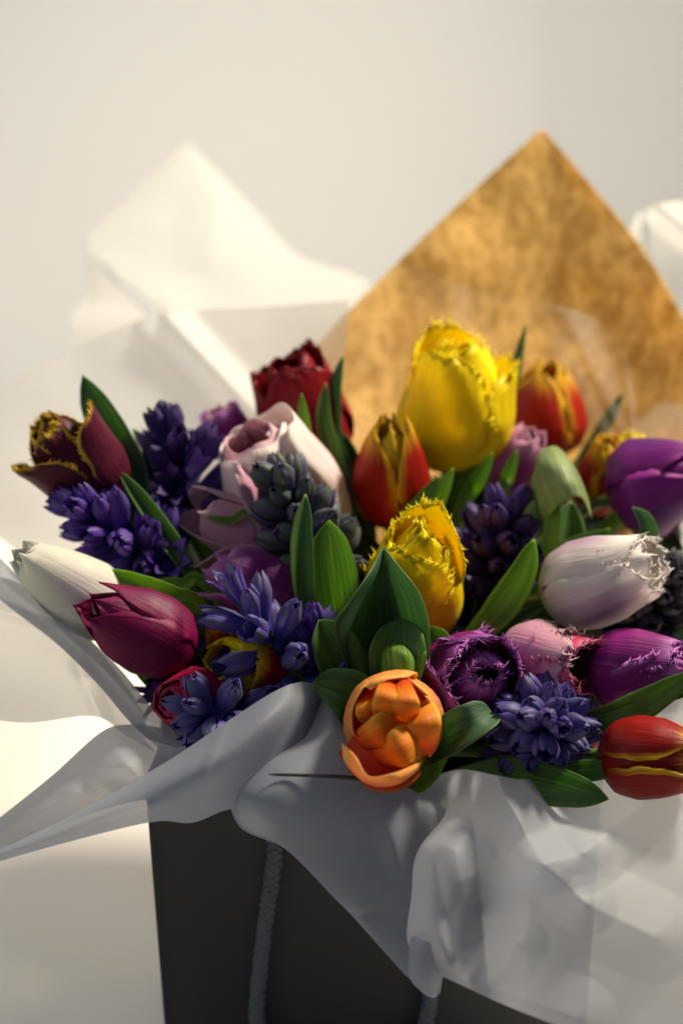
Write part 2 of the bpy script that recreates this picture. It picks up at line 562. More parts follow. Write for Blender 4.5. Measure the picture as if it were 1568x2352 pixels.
OWN = {}
def make_stem(root, base, axis, rad, seed, drop=.05):
    r = np.random.default_rng(seed)
    j = r.uniform(-1, 1, 3) * V([.035, .02, 0])
    g = GATHER + j
    foot = V([g[0] * .8, np.clip(g[1], BF + .02, BB - .02), .008 + .01 * r.random()])
    pts = [base + axis * .004, base - axis * drop * .5, base * .45 + (g + V([0, 0, .03])) * .55 - axis * drop * .3, g, foot]
    v, f, uv = tube(cr(pts, 26), rad, 9)
    part('stem', v, f, M_stem, root, uv)

def tulip(key, label, base, tip, R, mats, c=.55, shape='round', fringe=0, roll=0, opens=None, hs=None, n=6, W=None,
          curl=0.0, ripple=.04, seed=0, pistil=False, ci=None, shape_in=None, flen=.0032, skip=(), ws=None):
    opens = opens or {}; hs = hs or {}; ws = ws or {}
    r = np.random.default_rng(seed + 100)
    b, t = P(*base), P(*tip)
    H = np.linalg.norm(t - b)
    ax = (t - b) / H
    Rm = R * S(base[2])
    root = thing('tulip', label, 'tulip', V([GATHER[0], GATHER[1], .008]) , None)
    OWN[key] = root
    F = frame(ax, math.radians(roll))
    no = n // 2
    for i in range(n):
        if i in skip:
            continue
        layer = 0 if i < no else 1
        k = i if layer == 0 else i - no
        cnt = no if layer == 0 else n - no
        ang = 2 * math.pi * (k + .5 * layer) / cnt + r.uniform(-.1, .1)
        op = math.radians(opens.get(i, 0) + r.uniform(-3, 3))
        vs, f, uv = petal_geo(H * hs.get(i, 1) * r.uniform(.95, 1.04), Rm, (W or 1.12) * ws.get(i, 1) * Rm * r.uniform(.95, 1.05), c if layer == 0 else (c * .62 if ci is None else ci), (shape_in or shape) if layer else shape, fringe,
                              seed * 31 + i, layer, ripple, curl, flen=flen, open_=op)
        ca, sa = math.cos(ang), math.sin(ang)
        vs = vs @ np.array([[ca, sa, 0], [-sa, ca, 0], [0, 0, 1]])
        m = mats[1] if (layer and len(mats) > 1) else mats[0]
        part('petal', b + vs @ F.T, f, m, root, uv, thick=.0005)
    if pistil:
        v, f, uv = tube(np.array([b + ax * H * s for s in (.02, .2, .4, .47)]), V([.0025, .003, .0026, .004]), 8)
        part('pistil', v, f, M_yellowpist, root, uv)
        for k in range(6):
            a = k * 1.047
            o = F @ V([math.cos(a), math.sin(a), 0])
            v, f, uv = tube(np.array([b + ax * .003, b + ax * H * .25 + o * Rm * .25, b + ax * H * .5 + o * Rm * .3]), V([.0006, .0007, .0013]), 5)
            part('stamen', v, f, M_dark, root, uv)
    make_stem(root, b, ax, .0032, seed)
    return root

def leaf(owner, pts, w, mat=0, fold=.35, roll=0.0, roll1=None, prof=None, ext=True, seed=0, face=None, name='leaf', thick=.00045):
    """blade swept base -> tip through spots; w in photo pixels"""
    root = OWN[owner]
    q = np.array([P(*p) for p in pts])
    d = pts[len(pts) // 2][2] if len(pts[0]) > 2 else 0
    nseg = 30
    if ext:
        g = q[0] * .45 + (GATHER + V([0, .0, .0])) * .55
        q = np.vstack([[g], q])
    c = cr(q, nseg)
    prof = prof or ([.35, .6, .85, 1, .95, .7, .36, 0.0] if ext else [.7, .85, 1, 1, .9, .66, .33, 0.0])
    s = np.linspace(0, 1, nseg)
    wd = tab(s, [0, .2, .38, .52, .68, .84, .94, 1], prof) * w * S(d) * .5
    wd[-1] = 0.0002
    tg = np.gradient(c, axis=0)
    nu = 9
    roll1 = roll if roll1 is None else roll1
    r = np.random.default_rng(seed + 5)
    ph = r.uniform(0, 6.28, 3)
    vs, uv = [], []
    nf = -FW if face is None else nrm(V(face, dtype=float))
    for i in range(nseg):
        t = nrm(tg[i])
        side = np.cross(t, nf)
        side = nrm(side if np.linalg.norm(side) > .05 else np.cross(t, UP))
        nn = nrm(np.cross(side, t))
        a = math.radians(roll + (roll1 - roll) * s[i])
        sd = side * math.cos(a) + nn * math.sin(a)
        nm = np.cross(sd, t)
        for u in np.linspace(-1, 1, nu):
            wav = .05 * math.sin(9 * s[i] + ph[0] + u) * abs(u) ** 2
            vs.append(c[i] + sd * u * wd[i] * math.cos(fold * abs(u)) + nm * wd[i] * ((abs(u) ** 1.4) * math.sin(fold) * 1.0 + wav))
            uv.append((u * .5 + .5, s[i]))
    part(name, vs, gridfaces(nseg, nu), M_leaf[mat] if isinstance(mat, int) else mat, root, uv, thick=thick)

def resample(ctrl, nr, nc):
    c = np.asarray(ctrl, float)
    rows = np.array([cr(r_, nc) for r_ in c])            # R x nc x 3
    return np.stack([cr(rows[:, j], nr) for j in range(nc)], 1)   # nr x nc x 3

def seg(px, py, x0, y0, x1, y1):
    dx, dy = x1 - x0, y1 - y0
    t = np.clip(((px - x0) * dx + (py - y0) * dy) / (dx * dx + dy * dy + 1e-9), 0, 1)
    return np.hypot(px - x0 - t * dx, py - y0 - t * dy), t

def sheet(name, ctrl, mat, parent, nr=60, nc=60, ridges=(), wrinkle=.0008, seed=0, thick=0, crease=0):
    g = resample(ctrl, nr, nc)
    px, py, d = g[..., 0], g[..., 1], g[..., 2].copy()
    for (x0, y0, x1, y1, w, amp) in ridges:
        ds, t = seg(px, py, x0, y0, x1, y1)
        f = np.clip(1 - ds / w, 0, 1)
        d -= amp * (f * .8 + .2 * f * f)
    r = np.random.default_rng(seed)
    for _ in range(crease):
        cx, cy = r.uniform(px.min(), px.max()), r.uniform(py.min(), py.max())
        a = r.uniform(0, math.pi); ln = r.uniform(40, 150)
        ds, t = seg(px, py, cx - ln * math.cos(a), cy - ln * math.sin(a), cx + ln * math.cos(a), cy + ln * math.sin(a))
        d -= r.choice([-1, 1]) * r.uniform(.0008, .0028) * np.clip(1 - ds / r.uniform(12, 38), 0, 1) * np.sin(math.pi * np.clip(t, 0, 1)) ** .5
    for _ in range(6):
        a = r.uniform(0, math.pi); k = r.uniform(.012, .035); ph = r.uniform(0, 6.28)
        d += wrinkle * .5 * np.sin((px * math.cos(a) + py * math.sin(a)) * k + ph)
    vs = [P(px[i, j], py[i, j], d[i, j]) for i in range(nr) for j in range(nc)]
    uv = [(j / (nc - 1), i / (nr - 1)) for i in range(nr) for j in range(nc)]
    return part(name, vs, gridfaces(nr, nc), mat, parent, uv, thick=thick)

# petals' colours
C = petal_mat
m_yel = C('petal_yellow', (.97, .77, .006), edge=(.98, .82, .01), e0=.7, e1=1.0, base=(.90, .55, .01), flame=(.95, .72, .008), f0=.5, f1=1.1, t=.42, streak=.22)
m_mar = C('petal_maroon', (.085, .006, .022), edge=(.72, .46, .015), e0=.94, e1=1.02, jag=.18, t=.15)
m_dred = C('petal_dark_red', (.22, .003, .010), t=.22, flame=(.15, .002, .012), f0=.2, f1=.8)
m_ryel = C('petal_red_yellow', (.42, .018, .006), edge=(.72, .42, .015), e0=.72, e1=.98, jag=.3, flame=(.34, .008, .004), t=.25)
m_ryel2 = C('petal_yellow_flamed', (.62, .36, .02), edge=(.70, .45, .02), e0=.6, e1=.95, flame=(.30, .012, .005), f0=.55, f1=.9, t=.25)
m_redo = C('petal_red_orange', (.26, .006, .004), edge=(.76, .44, .012), e0=.78, e1=.98, jag=.4, t=.18, rough=.33, streak=.3)
m_pw = C('petal_pink_white', (.83, .64, .66), edge=(.88, .78, .72), e0=.7, e1=1.0, flame=(.62, .28, .46), f0=.4, f1=1.1, t=.3, base=(.6, .55, .40))
m_pw2 = C('petal_rose_inside', (.70, .10, .24), edge=(.80, .52, .58), e0=.72, e1=1.0, t=.3)
m_white = C('petal_white', (.88, .86, .77), edge=(.88, .87, .78), flame=(.84, .77, .79), f0=.4, f1=1.1, base=(.60, .55, .24), b1=.4, t=.52, streak=.12)
m_wfr = C('petal_white_lilac', (.84, .78, .74), edge=(.90, .85, .81), e0=.72, e1=.95, flame=(.58, .38, .54), f0=.42, f1=1.0, base=(.66, .60, .44), b1=.5, t=.42, streak=.15)
m_mag = C('petal_magenta', (.20, .002, .062), flame=(.15, .002, .055), t=.2, streak=.2)
m_pur = C('petal_purple', (.19, .013, .19), edge=(.42, .05, .34), e0=.86, e1=1.02, flame=(.12, .02, .15), f0=.3, f1=.9, t=.25)
m_pfr = C('petal_purple_fringed', (.20, .008, .15), edge=(.46, .14, .48), e0=.82, e1=1.0, flame=(.25, .015, .17), f0=.4, f1=1., t=.22)
m_lil = C('petal_lilac', (.34, .07, .30), edge=(.52, .20, .46), e0=.75, e1=1.0, flame=(.22, .02, .20), f0=.3, f1=.9, t=.28)
m_plil = C('petal_pink_lilac', (.42, .08, .26), edge=(.62, .30, .45), e0=.7, e1=1., flame=(.3, .03, .18), f0=.3, f1=.9, t=.28)
m_pfp = C('petal_pale_pink', (.62, .32, .42), edge=(.66, .40, .48), flame=(.55, .24, .40), f0=.3, f1=1., base=(.62, .44, .40), t=.28)
m_crim = C('petal_crimson', (.42, .012, .07), edge=(.62, .16, .26), e0=.86, e1=1.0, t=.25)
m_hot = C('petal_hot_pink', (.46, .006, .06), edge=(.55, .05, .14), e0=.8, e1=1., t=.25)
m_or = C('petal_orange', (.82, .29, .06), edge=(.90, .44, .11), e0=.55, e1=1.0, flame=(.66, .22, .10), f0=.45, f1=1.05, t=.3, streak=.3, base=(.75, .2, .01))
m_or2 = C('petal_orange_inner', (.84, .30, .02), edge=(.90, .46, .06), e0=.6, e1=1.0, flame=(.84, .22, .012), f0=.3, f1=.95, t=.34, streak=.4, base=(.70, .08, .004), b1=.30)

# --- back row
tulip('yellow_big', 'tall bright yellow fringed tulip in front of the kraft paper', (1025, 1075, .115), (1062, 790, .082), 130, [m_yel],
      c=.74, ci=.45, shape='blunt', fringe=1.2, roll=-28, seed=1, W=.98, flen=.0048, ripple=.11, hs={0: .97, 1: .86, 2: 1.0, 3: .98, 4: .90, 5: 1.0}, opens={1: 3})
tulip('red_back', 'dark red fringed tulip with open ragged rim beside the kraft paper edge', (735, 1075, .125), (655, 835, .10), 108, [m_dred],
      c=.80, shape='blunt', fringe=.8, roll=10, seed=2, ripple=.08, W=1.1)
tulip('flame_back', 'red tulip with wide yellow margins directly against the kraft paper', (1245, 1050, .165), (1262, 835, .15), 98, [m_ryel],
      c=.45, shape='point', roll=-30, seed=3)
tulip('flame_mid', 'red and yellow flamed tulip with frilled yellow stripe, below the tall yellow one', (905, 1210, .085), (890, 960, .06), 90, [m_ryel, m_ryel2],
      c=.42, shape='point', fringe=.35, roll=-55, seed=4, W=1.0)
tulip('pink_lilac', 'rosy pink lilac tulip beside the rolled pale leaf', (1140, 1125, .115), (1225, 990, .10), 70, [m_plil],
      c=.5, shape='round', roll=10, seed=5)
tulip('red_small', 'small red tulip with yellow fringed rim between rolled leaf and purple tulip', (1368, 1175, .125), (1400, 1015, .10), 66, [m_ryel],
      c=.6, shape='blunt', fringe=.6, roll=40, seed=6)
tulip('yellow_peek', 'yellow fringed tulip mostly hidden behind the purple tulip', (1470, 1120, .16), (1440, 1005, .15), 55, [m_yel],
      c=.6, shape='blunt', fringe=.8, roll=40, seed=7)
tulip('purple_right', 'large smooth violet purple tulip with pointed petals turned to the right wall', (1412, 1150, .09), (1625, 1065, .06), 118, [m_pur],
      c=.30, shape='point', roll=38, seed=8, W=1.06, ripple=.07)
tulip('maroon_yellow', 'maroon tulip with frilly yellow rim leaning left above the violet hyacinth', (262, 1145, .055), (100, 985, .03), 92, [m_mar],
      c=.86, shape='blunt', fringe=1, roll=60, seed=9, W=1.05, opens={0: 10, 2: 6}, flen=.003, ripple=.06)
tulip('plum_fringe', 'plum fringed tulip with pale rim peeking behind the pink white tulip', (560, 1060, .12), (500, 945, .11), 55, [m_pfr, m_pw2],
      c=.8, shape='blunt', fringe=.9, roll=0, seed=10)
# --- middle
tulip('pink_double', 'large blush white double tulip with rosy heart and one petal fallen open', (722, 1275, .085), (572, 1008, .045), 136, [m_pw, m_pw2],
      c=.60, ci=.42, shape='bowl', n=9, roll=20, seed=11, opens={1: 8}, ripple=.10, W=1.12)
tulip('pink_fallen', 'mauve pink tulip with spreading petals lying under the green hyacinth', (690, 1275, .06), (440, 1165, .035), 80, [m_pfp],
      c=.9, shape='round', roll=60, seed=12, opens={0: 14, 1: 22, 2: 12}, ripple=.1)
tulip('lilac_low', 'lilac tulip with rolled petal rim behind the blue hyacinth', (690, 1375, .035), (475, 1300, .02), 76, [m_lil],
      c=.8, shape='round', roll=30, seed=13, opens={0: 8, 1: 10}, ripple=.08)
tulip('yellow_mid', 'bright yellow fringed tulip opening beside the folded green leaf', (945, 1440, .045), (965, 1225, -.01), 112, [m_yel],
      c=.70, ci=.18, shape='blunt', fringe=1.2, roll=-35, seed=14, W=1.12, flen=.0044, ripple=.10, n=8, hs={0: .88, 1: 1.04})
tulip('white_lilac', 'white fringed tulip flushed lilac lying to the right of the leaves', (1250, 1375, .03), (1500, 1290, .0), 104, [m_wfr],
      c=.66, ci=.5, shape='blunt', fringe=1.0, roll=46, seed=15, W=1.14, flen=.0030, ripple=.08)
tulip('white_left', 'plain white tulip leaning out over the left side of the wrap', (290, 1432, .022), (42, 1268, -.012), 90, [m_white],
      c=.34, shape='round', roll=12, seed=16, W=1.28, ripple=.025)
tulip('magenta', 'deep magenta tulip with pointed petals beside the white one', (440, 1505, -.002), (206, 1388, -.026), 98, [m_mag],
      c=.62, shape='point', roll=-35, seed=17, W=1.15)
# --- front
tulip('yellow_red_low', 'yellow and red fringed tulip half hidden behind blue hyacinth florets', (650, 1545, .012), (505, 1512, -.014), 86, [m_ryel, m_yel],
      c=.85, shape='blunt', fringe=.8, roll=10, seed=18, opens={0: 10, 1: 8})
tulip('hot_pink', 'small hot pink double tulip at the left lip of the wrap', (490, 1615, .0), (385, 1605, -.03), 78, [m_hot],
      c=.55, shape='round', n=8, roll=20, seed=19, ripple=.08)
tulip('purple_fringe', 'magenta purple fringed tulip opening toward the viewer above the orange one', (1040, 1580, .015), (1115, 1552, -.042), 118, [m_pfr],
      c=.80, ci=.30, n=8, shape='blunt', fringe=1.4, roll=150, seed=20, W=1.15, flen=.0052, pistil=True, ripple=.1)
tulip('pink_fringe', 'pale pink fringed tulip with crimson frilled heart', (1160, 1500, .015), (1330, 1535, -.015), 88, [m_pfp, m_crim],
      c=.88, ci=.86, shape='blunt', fringe=1.3, roll=-25, seed=21, W=1.1, flen=.0062, hs={3: 1.1, 4: 1.08, 5: 1.1}, ripple=.1)
tulip('purple_low_right', 'dark purple tulip with frilled violet tips above the red striped one', (1350, 1540, .0), (1575, 1530, -.02), 92, [m_pfr],
      c=.5, shape='blunt', fringe=1.1, roll=48, seed=22, flen=.0042, W=1.0, ripple=.07)
tulip('crimson_hidden', 'crimson fringed tulip mostly hidden behind the front dark blue hyacinth', (1345, 1680, -.005), (1385, 1660, -.015), 50, [m_crim],
      c=.75, shape='blunt', fringe=1, roll=0, seed=23)
tulip('red_stripe', 'glossy red tulip edged in yellow resting on the white film', (1375, 1735, -.045), (1625, 1742, -.068), 96, [m_redo],
      c=.50, shape='point', roll=64, seed=24, W=.98, fringe=.3, ripple=.07)
tulip('orange', 'open orange tulip facing the viewer at the front of the bouquet', (905, 1676, -.030), (906, 1640, -.080), 113, [m_or, m_or2],
      c=.70, ci=.35, shape='round', shape_in='round', n=7, roll=22, seed=25, skip=(2,), opens={3: 3, 5: 8, 6: -3}, hs={0: .93, 1: 1.03, 3: .72, 4: .74, 5: .70, 6: .74},
      ws={0: 1.1, 1: 1.1, 3: .8, 4: .8, 5: .95, 6: .85}, W=1.22, ripple=.13)
sheet('petal', [
    [(846, 1768, -.045), (862, 1780, -.05), (882, 1784, -.052), (908, 1780, -.05), (932, 1762, -.045)],
    [(812, 1772, -.078), (840, 1796, -.088), (872, 1806, -.09), (914, 1799, -.088), (950, 1774, -.076)],
    [(790, 1745, -.084), (822, 1778, -.099), (862, 1798, -.104), (914, 1792, -.101), (960, 1764, -.084)],
    [(786, 1706, -.078), (816, 1738, -.098), (846, 1784, -.107), (904, 1776, -.105), (969, 1748, -.080)]],
    m_or, OWN['orange'], nr=20, nc=26, wrinkle=.0009, seed=73, thick=.0006)
RND = [.55, .75, .92, 1, 1, .92, .7, .35]
for k, (bl, bw, fo) in enumerate([
        ([(893, 1560, -.070), (888, 1592, -.086), (887, 1632, -.085), (891, 1660, -.066)], 66, -.3),
        ([(924, 1562, -.070), (930, 1598, -.087), (933, 1637, -.086), (931, 1666, -.066)], 66, -.3),
        ([(845, 1592, -.070), (850, 1628, -.082), (872, 1674, -.062)], 74, -.3),
        ([(822, 1706, -.070), (858, 1692, -.088), (898, 1674, -.085), (930, 1668, -.062)], 90, -.32),
        ([(858, 1738, -.074), (900, 1728, -.091), (942, 1708, -.089), (968, 1684, -.070)], 100, -.3),
        ([(976, 1735, -.068), (977, 1690, -.084), (970, 1646, -.083), (952, 1612, -.064)], 82, -.3)]):
    leaf('orange', bl, bw, m_or2, fo, ext=False, prof=RND, seed=80 + k, name='petal', thick=.0006)
m_red_in = C('petal_orange_heart', (.50, .03, .004), edge=(.70, .12, .01), e0=.6, e1=1.0, t=.25)
leaf('orange', [(796, 1712, -.062), (838, 1752, -.070), (890, 1775, -.072), (962, 1748, -.062)], 92, m_red_in, .25, ext=False, prof=RND, seed=90, name='petal', thick=.0006)
# ------------------------------------------------------------------ leaves of the tulips
leaf('maroon_yellow', [(345, 1200, .06), (300, 1075, .06), (235, 950, .055), (190, 862, .05)], 105, 1, .45, roll=15, seed=1)
leaf('maroon_yellow', [(400, 1120, .075), (350, 1040, .075), (305, 985, .075)], 45, 2, .4, seed=2)
leaf('pink_fallen', [(450, 1335, .03), (395, 1255, .032), (330, 1160, .035), (272, 1080, .035)], 62, 0, .75, roll=-15, seed=3)
leaf('magenta', [(470, 1405, .01), (400, 1372, .005), (320, 1340, .005), (248, 1308, .005)], 66, 2, .5, roll=10, seed=4)
leaf('white_left', [(480, 1350, .02), (420, 1342, .018), (365, 1332, .018)], 32, 2, .3, seed=5)
leaf('red_back', [(735, 1150, .06), (708, 1050, .058), (698, 970, .058), (692, 904, .058)], 34, 2, .4, seed=6)
leaf('red_back', [(850, 1225, .09), (785, 1100, .09), (745, 970, .085), (748, 880, .085)], 48, 0, .5, seed=7)
leaf('red_back', [(810, 1140, .10), (772, 1010, .098), (772, 900, .095), (788, 815, .095)], 46, 1, .4, roll=30, seed=8)
leaf('flame_mid', [(830, 1200, .1), (800, 1080, .1), (775, 985, .1)], 80, 4, .3, seed=9)
leaf('pink_double', [(705, 1420, .0), (690, 1310, -.006), (690, 1220, -.006), (702, 1135, -.004)], 66, 0, .5, roll=-20, seed=10)
leaf('yellow_mid', [(790, 1470, .015), (775, 1370, .006), (762, 1270, .002), (755, 1195, .002)], 125, 2, .3, roll=15, seed=11)
leaf('yellow_mid', [(905, 1560, -.030), (918, 1490, -.034), (925, 1420, -.028)], 150, 0, .5, roll=8, seed=13)
leaf('purple_fringe', [(1020, 1540, -.005), (1008, 1480, -.006), (985, 1438, -.005)], 70, 2, .3, seed=14)
leaf('lilac_low', [(800, 1600, -.01), (785, 1530, -.022), (755, 1465, -.028), (732, 1424, -.03)], 125, 0, .4, roll=-10, seed=15)
leaf('orange', [(860, 1690, -.02), (825, 1610, -.03), (775, 1580, -.033), (718, 1568, -.03)], 120, 0, .3, roll=0, seed=17)
leaf('orange', [(985, 1720, -.035), (1040, 1690, -.055), (1090, 1660, -.06), (1128, 1634, -.05)], 110, 1, .55, roll=25, seed=18,
     prof=[.5, .8, 1, 1, .98, .85, .6, .2])
leaf('orange', [(990, 1690, -.03), (970, 1760, -.046), (925, 1808, -.046)], 90, 2, .5, roll=10, seed=19, prof=[.6, .8, 1, 1, 1, .9, .7, .4])
leaf('red_stripe', [(1130, 1770, -.03), (1220, 1790, -.05), (1310, 1812, -.062), (1397, 1836, -.065)], 105, 0, .35, roll=-5, seed=20)
leaf('red_stripe', [(1290, 1775, -.045), (1370, 1768, -.056), (1452, 1758, -.06)], 55, 0, .4, seed=21)
leaf('white_lilac', [(1075, 1485, .02), (1150, 1400, .018), (1200, 1320, .014), (1226, 1238, .012)], 92, 2, .6, roll=10, seed=22)
leaf('white_lilac', [(1250, 1340, .045), (1262, 1240, .04), (1278, 1124, .038)], 48, 2, .5, seed=23)
leaf('pink_lilac', [(1310, 1340, .06), (1300, 1250, .06), (1310, 1150, .065)], 110, 0, .5, seed=25)
leaf('yellow_big', [(1030, 1175, .1), (1062, 1075, .095), (1094, 962, .09)], 72, 0, .5, roll=-15, seed=26)
leaf('yellow_big', [(1060, 1170, .09), (1095, 1105, .085), (1130, 1040, .08)], 46, 2, .4, seed=27)
leaf('flame_mid', [(925, 1225, .06), (965, 1160, .055), (1008, 1095, .052)], 48, 0, .4, seed=28)
leaf('flame_mid', [(970, 1220, .06), (1005, 1150, .055), (1040, 1075, .052)], 50, 2, .4, roll=15, seed=29)
leaf('pink_lilac', [(1145, 1140, .09), (1165, 1090, .085), (1187, 1033, .082)], 36, 2, .3, seed=30)
leaf('flame_back', [(1110, 1050, .14), (1165, 930, .135), (1208, 742, .13)], 42, 1, .5, roll=20, seed=31)
leaf('flame_back', [(1350, 1030, .16), (1390, 970, .158), (1430, 902, .155)], 34, 0, .4, seed=32)
leaf('purple_right', [(1370, 1235, .075), (1410, 1195, .07), (1447, 1157, .068)], 46, 2, .5, seed=33)
leaf('purple_right', [(1440, 1290, .05), (1478, 1245, .042), (1478, 1200, .036), (1452, 1165, .03)], 62, 1, .7, roll=-10, seed=34)
leaf('white_lilac', [(1130, 1465, .02), (1190, 1420, .018), (1258, 1385, .02)], 40, 0, .8, seed=35)
leaf('white_lilac', [(1230, 1330, .06), (1300, 1260, .055), (1400, 1215, .05)], 44, 0, .5, seed=36)
leaf('purple_low_right', [(1390, 1650, -.025), (1480, 1615, -.03), (1600, 1540, -.035)], 80, 0, .35, seed=37)
leaf('magenta', [(420, 1610, .01), (360, 1565, .008), (300, 1518, .005)], 56, 2, .4, seed=38)
leaf('pink_fallen', [(590, 1205, .03), (530, 1196, .028), (470, 1187, .025)], 20, 2, .4, seed=39)
# the hooded leaf in the middle and the pale rolled-over one
sheet('leaf', [
    [(877, 1260, -.016), (878, 1259, -.015), (880, 1258, -.014), (882, 1259, -.015), (884, 1260, -.016)],
    [(846, 1318, -.036), (860, 1318, -.026), (880, 1312, -.018), (902, 1310, -.026), (920, 1306, -.036)],
    [(800, 1385, -.040), (825, 1392, -.028), (875, 1390, -.010), (935, 1378, -.028), (962, 1362, -.040)],
    [(766, 1440, -.038), (805, 1465, -.026), (875, 1470, .010), (948, 1455, -.026), (985, 1436, -.036)],
    [(800, 1540, -.022), (830, 1560, -.012), (880, 1565, .008), (940, 1550, -.012), (985, 1520, -.018)]],
    M_leaf[1], OWN['yellow_mid'], nr=26, nc=22, wrinkle=.0005, seed=70, thick=.0006)
sheet('leaf', [
    [(1228, 1080, .072), (1238, 1042, .066), (1275, 1026, .06), (1312, 1062, .066)],
    [(1220, 1110, .055), (1244, 1066, .036), (1298, 1058, .034), (1332, 1100, .055)],
    [(1230, 1160, .05), (1262, 1116, .026), (1318, 1102, .024), (1350, 1150, .05)],
    [(1244, 1205, .05), (1282, 1160, .024), (1332, 1142, .022), (1358, 1190, .045)]],
    M_leaf[3], OWN['pink_lilac'], nr=22, nc=22, wrinkle=.0005, seed=71, thick=.0006)
sheet('leaf', [
    [(872, 1505, -.018), (888, 1478, -.026), (918, 1474, -.030), (950, 1506, -.026)],
    [(862, 1535, -.024), (886, 1500, -.042), (930, 1496, -.048), (962, 1530, -.034)],
    [(866, 1575, -.026), (892, 1550, -.044), (936, 1548, -.050), (962, 1570, -.036)]],
    M_leaf[2], OWN['orange'], nr=18, nc=18, wrinkle=.0004, seed=72, thick=.0006)
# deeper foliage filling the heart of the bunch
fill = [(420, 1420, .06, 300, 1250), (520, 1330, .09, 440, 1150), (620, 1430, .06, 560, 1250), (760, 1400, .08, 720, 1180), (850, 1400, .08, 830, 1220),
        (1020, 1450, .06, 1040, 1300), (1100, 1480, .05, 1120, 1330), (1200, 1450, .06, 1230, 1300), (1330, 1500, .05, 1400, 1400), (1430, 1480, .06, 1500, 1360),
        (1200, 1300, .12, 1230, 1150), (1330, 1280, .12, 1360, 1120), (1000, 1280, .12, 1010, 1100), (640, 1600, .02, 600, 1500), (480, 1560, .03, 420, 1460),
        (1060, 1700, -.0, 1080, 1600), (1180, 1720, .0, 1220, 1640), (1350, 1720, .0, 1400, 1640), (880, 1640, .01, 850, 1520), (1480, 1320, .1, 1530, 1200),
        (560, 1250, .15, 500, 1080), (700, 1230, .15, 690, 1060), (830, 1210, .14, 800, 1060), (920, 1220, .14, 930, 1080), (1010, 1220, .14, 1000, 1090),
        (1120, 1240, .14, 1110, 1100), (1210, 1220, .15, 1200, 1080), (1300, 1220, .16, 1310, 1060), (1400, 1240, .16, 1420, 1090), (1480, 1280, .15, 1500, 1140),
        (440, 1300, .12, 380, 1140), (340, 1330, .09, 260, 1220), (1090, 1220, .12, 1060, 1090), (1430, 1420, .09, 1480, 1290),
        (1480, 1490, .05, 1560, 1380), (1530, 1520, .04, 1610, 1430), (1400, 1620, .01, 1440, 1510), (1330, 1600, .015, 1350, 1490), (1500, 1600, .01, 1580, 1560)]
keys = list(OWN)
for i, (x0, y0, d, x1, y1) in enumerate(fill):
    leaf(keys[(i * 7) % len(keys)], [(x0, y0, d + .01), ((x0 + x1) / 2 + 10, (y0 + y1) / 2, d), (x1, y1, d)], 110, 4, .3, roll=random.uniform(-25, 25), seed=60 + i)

# ------------------------------------------------------------------ hyacinths
def tepal_geo(L, r0, rm, r1, w, seed):
    r = np.random.default_rng(seed)
    nv, nu = 9, 5
    vv = np.linspace(0, 1, nv)
    R = tab(vv, [0, .3, .6, .85, 1], [r0, (r0 + rm) / 2 * 1.02, rm, rm * .55 + r1 * .45, r1])
    Wd = w * tab(vv, [0, .3, .55, .8, .93, 1], [.75, .85, 1, .92, .72, .3])
    vs, uv = [], []
    for i, v in enumerate(vv):
        for u in np.linspace(-1, 1, nu):
            a = u * Wd[i] / max(R[i], r0)
            rad = R[i] - .12 * w * abs(u) ** 2 + .10 * w * math.exp(-(u / .35) ** 2) * math.sin(math.pi * v)
            # hooded tip
            vs.append([rad * math.cos(a), rad * math.sin(a), L * v - .10 * L * (v ** 5) * (abs(u) ** 1.5)])
            uv.append((u * .5 + .5, v))
    return vs, gridfaces(nv, nu), uv
HY = {}
def hy_protos(kind):
    if kind in HY:
        return HY[kind]
    out = []
    tm, mt = M_hyt[kind], M_hy[kind]
    specs = [  # tube length, tube radius, tepal length, mid radius, tip radius, tepal width   (metres)
        (.0078, .0024, .0128, .0039, .0013, .0029),
        (.0098, .0024, .0122, .0038, .0024, .0026),
        (.0112, .0024, .0112, .0038, .0058, .0022)]
    slim = .86 if kind in ('violet', 'deep', 'blue') else 1.0
    for i, (tl, tr, pl, rm, r1, w) in enumerate(specs):
        rm, w, tr, pl = rm * slim, w * slim, tr * slim, pl * (1.06 if slim < 1 else 1)
        zs = np.linspace(0, 1, 8)
        pts = np.stack([zs * 0, zs * 0, zs * tl - .003], 1)
        rad = np.interp(zs, [0, .3, .42, .7, 1], [.0009, .0009, tr * .95, tr, tr * .95])
        v, f, uv = tube(pts, rad, 8)
        tube_me = mesh('floret', v, f, tm, uv)
        teps = []
        for layer in (0, 1):
            v, f, uv = tepal_geo(pl * (1 - .03 * layer), tr * (.98 - .1 * layer), rm * (1 - .10 * layer), r1 * (1 - .15 * layer), w, 5 * i + layer)
            v = np.array(v) + V([0, 0, tl - .0045])
            teps.append(mesh('tepal', v, f, mt, uv))
        out.append((tube_me, teps))
    HY[kind] = out
    return out

